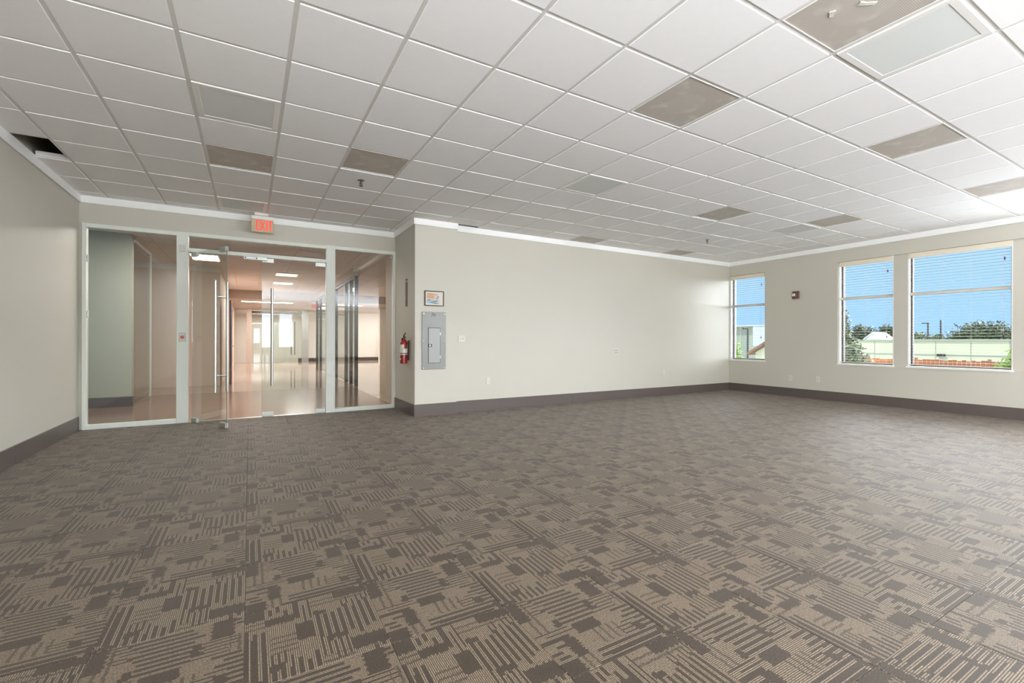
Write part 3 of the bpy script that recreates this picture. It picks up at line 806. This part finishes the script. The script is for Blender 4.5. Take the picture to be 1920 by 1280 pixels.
def blind(y0, y1, label):
    t = thing('window_blind', label, 'blind', (9.955, (y0+y1)/2, HEAD), 'horizontal window blinds')
    wd = (y1-y0)-0.05
    CB(-0.034, -wd/2-0.008, -0.095, -0.022, wd/2+0.008, -0.004, 0.003).build('valance', M['slatwarm'], t)
    CB(-0.02, -wd/2, -0.055, 0.025, wd/2, -0.004, 0.002).build('head_rail', M['slat'], t)
    me_ = MB()
    n = 5
    for q in range(n):      # slightly crowned slat, 46 mm deep
        x0 = -0.023+0.046*q/n; x1 = -0.023+0.046*(q+1)/n
        h0 = 0.0022*(1-(2*q/n-1)**2); h1 = 0.0022*(1-(2*(q+1)/n-1)**2)
        me_.quad([(x0, -wd/2, h0), (x1, -wd/2, h1), (x1, wd/2, h1), (x0, wd/2, h0)]); me_.quad([(x0, -wd/2, h0-0.002), (x0, wd/2, h0-0.002), (x1, wd/2, h1-0.002), (x1, -wd/2, h1-0.002)])
    me_.quad([(-0.023, -wd/2, -0.002), (-0.023, -wd/2, 0), (-0.023, wd/2, 0), (-0.023, wd/2, -0.002)]); me_.quad([(0.023, -wd/2, 0), (0.023, -wd/2, -0.002), (0.023, wd/2, -0.002), (0.023, wd/2, 0)])
    smesh = me_.mesh('slat', M['slat'])
    z = -0.115; zend = SILL+0.02-HEAD+0.045
    while z > zend:
        o = link('slat', smesh, t); o.location = (0, 0, z); o.rotation_euler = (0, math.radians(SLAT_TILT), 0); z -= 0.0475
    CB(-0.022, -wd/2, zend-0.028, 0.022, wd/2, zend-0.010, 0.003).build('bottom_rail', M['slat'], t)
    k = max(2, int(round(wd/0.32)))
    for q in range(k):
        y = -wd/2+0.10+(wd-0.20)*q/(k-1)
        c = MB()
        for x_ in (-0.025, 0.025): c.tube((x_, y, -0.05), (x_, y, zend-0.012), 0.0011, n=5)
        c.build('ladder_cord', M['cord'], t)
    yc = -wd/2+0.06
    for zb, zt in ((-0.24, -0.10), (-1.42, -0.10)):
        yy = yc+(0.012 if zb < -1 else 0)
        cd = MB().tube((-0.036, yy, zt), (-0.036, yy, zb), 0.0016, n=6).build('pull_cord', M['cord'], t)
        MB().lathe([(0.006, -0.05), (0.009, -0.04), (0.006, 0.0)], (-0.036, yy, zb), 10).build('tassel', M['tassel'], cd, True)
    return t
SLAT_TILT = 0.0
M['slatwarm'] = pr('blind_valance', (226, 216, 196), 0.45)
window(4, 6.02, 6.885, True, 'narrow window in the far corner'); window(5, 3.69, 4.57, True, 'narrow window beside the wide one'); window(6, 2.225, 3.495, True, 'widest window, at the right edge')
blind(6.02, 6.885, 'open white blind in the narrow window at the far corner')
blind(3.69, 4.57, 'open white blind in the narrow window beside the wide one')
blind(2.225, 3.495, 'open white blind in the widest window')
for q, (a, b) in enumerate(RIGHT_OPEN): window(7+q, a, b, False, 'window beside or behind the camera')
for q, (a, b) in enumerate(REAR_OPEN):
    e_ = sempty('window_%d' % (20+q), 'window in the wall behind the camera')
    for nm, x0, z0_, x1, z1_ in (('jamb_liner', a, SILL, a+0.03, HEAD), ('jamb_liner', b-0.03, SILL, b, HEAD), ('window_sill', a+0.03, SILL, b-0.03, SILL+0.03), ('head_liner', a+0.03, HEAD-0.03, b-0.03, HEAD), ('mid_rail', a+0.03, 1.955, b-0.03, 2.012)):
        CB(x0, YR-0.13, z0_, x1, YR-0.07, z1_, 0.002).build(nm, M['white'], e_)
    BX(a+0.02, YR-0.103, SILL+0.02, b-0.02, YR-0.097, HEAD-0.02).build('glass_pane', M['wglass'], e_)

# ------------------------------------------------------------------ hallway behind the glass
HX0, HX1, HYE = -3.4, 2.30, 27.3
struct(BX(HX0-0.2, YE+0.10, -0.15, 2.25, 12.05, 0.0).build('hall_floor', M['lobbyfloor']), 'brown hall floor just beyond the glass')
struct(BX(HX0-0.2, 12.05, -0.15, 9.0, HYE+0.2, 0.0).build('hall_floor', M['hallfloor']), 'polished pale hall floor further back')
struct(BX(2.25, YE+0.15, -0.15, 9.0, 12.05, 0.0).build('hall_floor', M['hallfloor']), 'polished pale hall floor past the brown floor edge')
hc = struct(BX(HX0-0.2, YE+0.141, HC+0.02, 9.0, HYE+0.2, HC+0.2).build('hall_ceiling', M['halltile']), 'hall ceiling of square tiles')
hcells = MB()
for i in range(0, 20):
    for j in range(0, 20):
        x0, y0 = HX0+i*1.22*0.5, 8.02+j*0.61
        if y0+0.6 > 19.8: break
        if x0+0.6 > 8.8: break
        hcells.cbox(x0+0.006, y0+0.006, HC+0.006, x0+0.604, y0+0.604, HC+0.019, 0.002)
hcells.build('ceiling_tile', M['halltile'], hc, kind='stuff')
struct(BX(-0.65, 19.9, 2.72, 9.0, HYE+0.2, HC+0.02).build('hall_soffit', M['hallbrown']), 'lower hall ceiling beyond the bulkhead')
wall('wall_hall_sage', M['sage'], (HX0, 10.31, 0, -1.79, 10.45, HC+0.02), label='grey green hall wall behind the left sidelight')
wall('wall_hall_near', M['sage'], (HX0-0.15, YE+0.14, 0, HX0, 13.95, HC+0.02))
wall('wall_hall_pink', M['pink'], (HX0-0.2, 13.95, 0, -0.65, 14.1, HC+0.02), (-0.80, 14.1, 0, -0.65, HYE+0.2, HC+0.02), label='rosy wall facing the glass doors')
wall('wall_hall_right', M['hallbrown'], (HX1, YE+0.14, 0, HX1+0.15, 8.95, HC+0.02), (HX1, 12.10, 2.80, HX1+0.15, 19.9, HC+0.02), label='taupe hall wall behind the right sidelight')
wall('wall_hall_side', M['hallwhite'], (8.85, YE+0.14, 0, 9.0, HYE+0.2, HC+0.02))
wall('wall_hall_column', M['hallwhite'], (5.33, 21.8, 0, 5.70, 22.1, 2.72), label='white column in the hall beyond the right sidelight')
wall('wall_hall_far', M['hallwhite'], (-0.65, HYE, 0, 9.0, HYE+0.2, 2.72), label='white far end wall of the hall')
boards('baseboard_hall', [(HX0, 10.296, -1.79, 10.31), (-1.79, 10.296, -1.776, 10.45)], M['base'], 0, 0.17, 0.002, 'dark base of the grey green hall wall', 'board')
boards('baseboard_far', [(2.3, HYE-0.015, 8.8, HYE)], M['base'], 0, 0.18, 0.002, 'dark base of the far hall wall', 'board')
boards('trim_4', [(HX1-0.02, YE+0.15, HX1+0.1, 12.1), (-2.6, 13.93, -0.65, 13.95)], M['white'], 2.90, HC+0.01, 0.003, 'pale crown of the hall walls', 'board')
# glass partition running back from the grey green wall
gp = sempty('trim_5', 'glass partition beside the grey green hall wall')
BX(-1.785, 10.46, 0.03, -1.775, 11.95, 2.9).build('glass_pane', M['glass'], gp)
CB(-1.80, 10.455, 2.9, -1.76, 11.95, 2.95, 0.003).build('head', M['white'], gp); CB(-1.80, 11.93, 0, -1.76, 11.95, 2.9, 0.003).build('edge_strip', M['white'], gp)
# dark framed glazing along the right side of the hall
dg = sempty('trim_6', 'dark framed glazing along the hall')
ys = [12.13, 12.80, 13.5, 15.2, 17.0, 18.8, 19.85]
for y in ys: CB(HX1+0.02, y-0.035, 0, HX1+0.11, y+0.035, 2.74, 0.004).build('post', M['darkframe'], dg)
CB(HX1+0.02, 12.1, 2.74, HX1+0.11, 19.9, 2.80, 0.004).build('head', M['darkframe'], dg)
for a, b in zip(ys[:-1], ys[1:]): BX(HX1+0.06, a+0.035, 0.02, HX1+0.068, b-0.035, 2.74).build('glass_pane', M['glass'], dg)
# far storefront below the bulkhead
fs = sempty('trim_7', 'far glass storefront under the bulkhead')
for x0, x1, mt in ((-0.12, 0.10, 'hallbrown'), (2.36, 2.68, 'doorgrey'), (3.05, 3.2, 'darkframe')):
    CB(x0, 26.0, 0, x1, 26.16, 2.715, 0.005).build('post', M[mt], fs)
CB(0.10, 26.0, 2.50, 2.36, 26.1, 2.60, 0.004).build('head', M['darkframe'], fs)
BX(0.10, 26.05, 0.02, 2.36, 26.06, 2.5).build('glass_pane', M['glass'], fs)
fd = MB()
for x_ in (1.86, 2.02): fd.tube((x_, 25.95, 0.4), (x_, 25.95, 2.1), 0.018, n=10)
fd.build('pull_handle', M['darkframe'], fs)
wd_ = thing('wooden_door', 'dark wooden door edge seen through the glass doors', 'door', (-0.42, 14.5, 0))
CB(-0.035, -0.45, 0.01, 0.01, 0.45, 2.2, 0.003).build('door_leaf', M['wood'], wd_); MB().tube((0.01, -0.38, 1.0), (0.07, -0.38, 1.0), 0.014).build('door_knob', M['steel'], wd_, True)
def hall_light(x0, y0, x1, y1, z, mat, label):
    t = thing('hall_light', label, 'ceiling light', ((x0+x1)/2, (y0+y1)/2, z))
    a, b = (x1-x0)/2, (y1-y0)/2
    CB(-a, -b, -0.012, a, b, 0.005, 0.004).build('light_frame', M['white'], t)
    CB(-a+0.03, -b+0.03, -0.018, a-0.03, b-0.03, -0.011, 0.002).build('diffuser', M[mat], t)
hall_light(-1.14, 11.92, -0.58, 12.76, HC, 'lit', 'bright lit hall light above the open glass door')
hall_light(0.62, 14.15, 1.22, 14.75, HC, 'litdim', 'dim hall light nearer of two past the closed door')
hall_light(0.65, 16.35, 1.25, 16.95, HC, 'litdim', 'dim hall light farther of two past the closed door')
hall_light(-0.3, 21.0, 1.6, 21.4, 2.715, 'lit', 'long lit light below the far bulkhead')
hall_light(2.7, 21.0, 4.4, 21.4, 2.715, 'lit', 'long lit light beside the far dark post')
hall_light(5.2, 16.0, 6.4, 16.6, HC, 'lit', 'lit light in the room behind the dark glazing')
area('hall_fill', (-0.6, 9.2, HC-0.03), (0, 0, -1), 1.2, 1.2, 64, (1, 0.93, 0.87))  # area lamps added to brighten the hall, separate from its fixtures
area('hall_fill', (0.8, 17.0, HC-0.03), (0, 0, -1), 1.5, 1.5, 76, (1, 0.94, 0.90))
area('hall_fill', (6.4, 25.2, 2.69), (0, 0.25, -1), 2.5, 1.2, 95, (1, 0.98, 0.96))
area('hall_fill', (1.4, 25.2, 2.69), (0, 0.25, -1), 2.0, 1.0, 70, (1, 0.98, 0.95))
area('hall_fill', (3.0, 23.5, 2.69), (0, 0, -1), 3, 1.5, 110, (1, 0.96, 0.93))

far_sign = copy_tree(ES); far_sign.location = (2.31, 20.1, 2.543); far_sign['label'] = 'small red exit sign far down the hall, seen through the glass'

# ------------------------------------------------------------------ outdoors
GZ = -3.2
M['concrete'] = pr('pale_concrete', (150, 148, 138), 0.95, var=0.08, scale=1.0)  # concrete ground, kept pale to bounce light up to the ceiling
struct(BX(10.6, -60, GZ-0.2, 110, 120, GZ).build('ground', M['concrete']), 'ground outside the windows')
M['palegreen'] = pr('pale_green_siding', (238, 239, 198), 0.6, var=0.02, scale=1)
M['seam'] = pr('siding_seam', (186, 192, 168), 0.7)
M['extwhite'] = pr('white_render', (238, 238, 236), 0.6)
M['roofbrown'] = pr('brown_shingle', (150, 104, 72), 0.8, var=0.1, scale=8)
M['fence'] = pr('red_brown_board', (186, 112, 72), 0.8, var=0.25, scale=2.2)
M['galv'] = pr('galvanised_pole', (70, 66, 64), 0.5, 0.5)
def leafmat(name, rgb):
    mt = pr(name, rgb, 0.55, var=0.35, scale=1.3); return mt
M['leafA'] = leafmat('olive_leaf', (92, 104, 50)); M['leafB'] = leafmat('dark_leaf', (70, 84, 42)); M['leafC'] = leafmat('lime_leaf', (150, 176, 70)); M['leafD'] = leafmat('pale_leaf', (118, 126, 84))
M['bark'] = pr('bark', (92, 76, 60), 0.9, var=0.2, scale=6)
B = thing('long_building', 'long flat pale green building behind the red fence', 'building', (45, 4, GZ))
BX(0, -26, 0, 10, 15.2, 4.36).build('wall', M['palegreen'], B); CB(-0.15, -26.1, 4.36, 10.1, 15.3, 4.50, 0.02).build('roof_cap', M['seam'], B)
CB(-0.05, -26, 3.30, 0.0, 15.2, 3.40, 0.01).build('trim_band', M['seam'], B)
for q in range(21): CB(-0.03, -25+q*1.95, 0, 0.0, -24.95+q*1.95, 4.36, 0.005).build('seam_strip', M['seam'], B)
CB(-0.30, 9.55, 3.22, 0.0, 9.98, 3.42, 0.02).build('wall_vent', M['bronze'], B)
gb = thing('gabled_shed', 'small white gable peak rising behind the pale green building', 'building', (61.5, 24.8, GZ))
q = MB(); w2_, d2 = 1.15, 3.0
q.v = [(0, -w2_, 0), (0, w2_, 0), (0, w2_, 4.2), (0, 0, 5.25), (0, -w2_, 4.2), (d2, -w2_, 0), (d2, w2_, 0), (d2, w2_, 4.2), (d2, 0, 5.25), (d2, -w2_, 4.2)]
q.f = [(0, 4, 3, 2, 1), (5, 6, 7, 8, 9), (0, 1, 6, 5), (1, 2, 7, 6), (0, 5, 9, 4)]; q.mi = [0]*5; q.build('wall', M['extwhite'], gb)
for sg in (1, -1):
    r = MB(); r.v = [(-0.15, sg*1.3, 4.16), (-0.15, 0, 5.26), (d2+0.15, 0, 5.26), (d2+0.15, sg*1.3, 4.16), (-0.15, sg*1.3, 4.28), (-0.15, 0, 5.40), (d2+0.15, 0, 5.40), (d2+0.15, sg*1.3, 4.28)]
    r.f = [(0, 1, 2, 3), (7, 6, 5, 4), (0, 4, 5, 1), (1, 5, 6, 2), (2, 6, 7, 3), (3, 7, 4, 0)]; r.mi = [0]*6; r.build('roof_slope', M['extwhite'], gb)
fe = thing('board_fence', 'red-brown board fence in front of the pale green building', 'fence', (27, 4, GZ))
fb = MB(); y = -12.0
while y < 8.0: fb.box(-0.012+random.uniform(-.004, .004), y, 0.05, 0.012, y+0.138, 3.52+random.uniform(-.03, .03)); y += 0.15
fb.build('fence_board', M['fence'], fe, kind='stuff')
for z_ in (0.5, 1.9, 3.2): BX(0.012, -12, z_, 0.06, 8, z_+0.09).build('rail', M['bark'], fe)
for k in range(9): BX(0.06, -12+k*2.45, 0, 0.15, -11.9+k*2.45, 3.6).build('fence_post', M['bark'], fe)
WB = thing('white_building', 'tall white box building seen in the far corner window', 'building', (40, 25, GZ))
BX(0, -2.5, 0, 3, 0.45, 5.72).build('white_wall', M['extwhite'], WB); BX(0.6, 0.45, 0, 3, 9, 5.72).build('green_wall', M['seam'], WB)
CB(-0.1, -2.6, 5.72, 3.1, 9.1, 5.82, 0.02).build('roof_cap', M['extwhite'], WB)
for k in range(5): CB(0.55, 0.9+k*1.1, 0, 0.6, 0.96+k*1.1, 5.72, 0.01).build('seam_strip', M['palegreen'], WB)
CB(-0.7, -0.35, 0, 0.0, 0.55, 3.9, 0.03).build('downpipe_box', M['seam'], WB)
def lamp(x, y, h, arm, label):
    t = thing('street_lamp', label, 'lamp post', (x, y, GZ))
    MB().tube((0, 0, 0), (0, 0, h), 0.10, 0.07, 10).build('pole', M['galv'], t, True)
    if arm:
        MB().tube((0, 0, h-0.06), (0, arm, h-0.02), 0.05, n=8).build('arm', M['galv'], t); CB(-0.16, min(arm, arm*1.9), h-0.09, 0.16, max(arm, arm*1.9), h+0.03, 0.02).build('lamp_head', M['galv'], t)
lamp(60, 19.43, 6.27, 0.25, 'street lamp with an arm behind the trees'); 
p2 = thing('utility_pole', 'thin bare pole left of the biggest tree', 'pole', (60, 18.44, GZ)); MB().tube((0, 0, 0), (0, 0, 6.45), 0.10, 0.07, 10).build('pole', M['galv'], p2, True); MB().tube((0, 0, 6.45), (0, 0, 6.55), 0.03, 0.02, 8).build('pole_tip', M['galv'], p2)
lamp(36, 23.34, 5.43, 0.2, 'street lamp standing before the white building')
SH = thing('brown_roof_shed', 'pale shed with sloping brown roof low in the corner window', 'shed', (22, 12.3, GZ))
q = MB(); q.v = [(0, -1.7, 0), (0, 1.55, 0), (0, 1.55, 3.80), (0, 0, 4.75), (0, -1.7, 3.72), (3, -1.7, 0), (3, 1.55, 0), (3, 1.55, 3.80), (3, 0, 4.75), (3, -1.7, 3.72)]
q.f = [(0, 4, 3, 2, 1), (5, 6, 7, 8, 9), (0, 1, 6, 5), (1, 2, 7, 6), (0, 5, 9, 4)]; q.mi = [0]*5; q.build('wall', M['palegreen'], SH)
for (ya, za, yb_, zb) in ((1.80, 3.66, 0, 4.78), (-1.95, 3.58, 0, 4.78)):
    r = MB(); r.v = [(-0.3, ya, za), (-0.3, yb_, zb), (3.2, yb_, zb), (3.2, ya, za), (-0.3, ya, za+0.13), (-0.3, yb_, zb+0.13), (3.2, yb_, zb+0.13), (3.2, ya, za+0.13)]
    r.f = [(0, 1, 2, 3), (7, 6, 5, 4), (0, 4, 5, 1), (1, 5, 6, 2), (2, 6, 7, 3), (3, 7, 4, 0)]; r.mi = [0]*6; r.build('roof_slope', M['roofbrown'], SH)

def tree(name, label, loc, blobs, n, leaf, mat, trunk_h, seed, group=None, cat='tree'):
    """blobs: (x, y, z, rx, ry, rz) ellipsoids of foliage about the base point"""
    rnd = random.Random(seed); t = thing(name, label, cat, loc, group)
    tr = MB(); tr.path([(0, 0, 0), (0.05, 0.04, trunk_h*0.5), (0, 0, trunk_h)], 0.14 if cat == 'tree' else 0.03, 8)
    for b in blobs:
        tr.path([(0, 0, trunk_h*0.6), (b[0]*0.5, b[1]*0.5, (trunk_h+b[2])/2), (b[0], b[1], b[2])], 0.05 if cat == 'tree' else 0.015, 6)
    tr.build('trunk', M['bark'], t, True)
    fo = MB(); vol = [b[3]*b[4]*b[5] for b in blobs]; tot = sum(vol)
    for b, v in zip(blobs, vol):
        for _ in range(max(30, int(n*v/tot))):
            while True:
                d = Vector((rnd.uniform(-1, 1), rnd.uniform(-1, 1), rnd.uniform(-1, 1)))
                if 0.15 < d.length < 1: break
            d = d*(0.55+0.45*rnd.random())*(1.0+0.22*math.sin(9*d.x+5*d.y)*math.sin(7*d.z+3))
            c = Vector((b[0]+d.x*b[3], b[1]+d.y*b[4], b[2]+d.z*b[5]))
            u = Vector((rnd.gauss(0, 1), rnd.gauss(0, 1), rnd.gauss(0, 1))).normalized(); vv = u.orthogonal().normalized(); l_ = leaf*rnd.uniform(0.6, 1.3)
            w_ = u.cross(vv)
            fo.quad([c-u*l_, c+vv*l_*0.42+w_*l_*0.12, c+u*l_, c-vv*l_*0.42+w_*l_*0.12])
    fo.build('foliage', mat, t, kind='stuff')
    return t
tg = 'trees outside the windows'
tree('leafy_tree', 'broad dark tree rising above the pale green building', (62, 16.2, GZ), [(0, 0, 4.6, 2.0, 2.4, 1.9), (0, 1.5, 4.3, 1.6, 1.3, 1.3), (0, -1.3, 4.9, 1.6, 1.3, 1.6), (0, -2.2, 4.0, 1.5, 1.1, 1.3), (0.2, 0.3, 5.6, 1.0, 1.0, 0.8)], 5200, 0.20, M['leafB'], 3.4, 1, tg)
tree('leafy_tree', 'lower bushy olive tree beside the broad dark one', (67, 22.1, GZ), [(0, 0, 4.1, 1.6, 1.4, 1.4), (0, 1.5, 3.9, 1.4, 1.1, 1.0), (0, -1.4, 4.2, 1.4, 1.0, 1.2), (0, 0.5, 4.9, 0.8, 0.7, 0.6)], 3600, 0.18, M['leafA'], 3.0, 2, tg)
tree('leafy_tree', 'small dark tree at the right edge of the widest window', (62, 11.4, GZ), [(0, 0, 4.1, 1.3, 1.1, 1.0), (0, -1.3, 3.9, 1.2, 1.0, 1.0), (0, 0.4, 4.8, 0.7, 0.6, 0.6)], 2200, 0.18, M['leafB'], 3.0, 3, tg)
tree('leafy_tree', 'tall loose tree at the left of the middle window', (20, 9.25, GZ), [(0, 0, 4.6, 0.5, 0.55, 0.9), (0, -0.1, 5.3, 0.35, 0.35, 0.5), (0, -0.35, 4.0, 0.5, 0.55, 0.7), (0, 0.35, 3.8, 0.5, 0.6, 0.9), (0, -0.2, 3.2, 0.5, 0.6, 0.7)], 5600, 0.085, M['leafA'], 4.0, 4, tg)
tree('leafy_tree', 'round pale shrub tree low in the middle window', (19, 8.15, GZ), [(0, 0, 3.55, 0.45, 0.55, 0.55), (0, -0.35, 3.3, 0.4, 0.4, 0.45), (0, 0.5, 3.5, 0.4, 0.5, 0.5), (0, 0.1, 4.05, 0.3, 0.35, 0.3)], 1900, 0.07, M['leafD'], 3.0, 5, tg)
tree('leafy_tree', 'dark tree behind the white gable', (70, 29.0, GZ), [(0, 0, 4.9, 1.6, 1.9, 1.5), (0, 2.0, 4.8, 1.5, 1.4, 1.4), (0, -2.2, 5.0, 1.5, 1.4, 1.3), (0, -2.3, 5.9, 1.0, 0.9, 0.7), (0, 0.8, 6.1, 0.9, 0.9, 0.7), (0, -3.6, 5.2, 1.3, 1.3, 1.2), (0, 3.2, 5.4, 1.2, 1.2, 1.0)], 6800, 0.2, M['leafB'], 3.4, 6, tg)
tree('leafy_tree', 'lime green bush in the far corner window', (16, 10.85, GZ), [(0, 0, 4.05, 0.25, 0.22, 0.42), (0, -0.08, 3.6, 0.28, 0.26, 0.45), (0, 0.12, 3.75, 0.25, 0.25, 0.5)], 1200, 0.05, M['leafC'], 3.4, 7, tg)
tree('leafy_tree', 'bright green spray of leaves at the right edge outside', (24, 5.35, GZ), [(0, 0, 3.7, 0.35, 0.3, 0.5), (0, 0.25, 3.4, 0.35, 0.3, 0.3), (0, -0.3, 3.8, 0.35, 0.35, 0.5)], 900, 0.08, M['leafC'], 3.2, 8, tg)
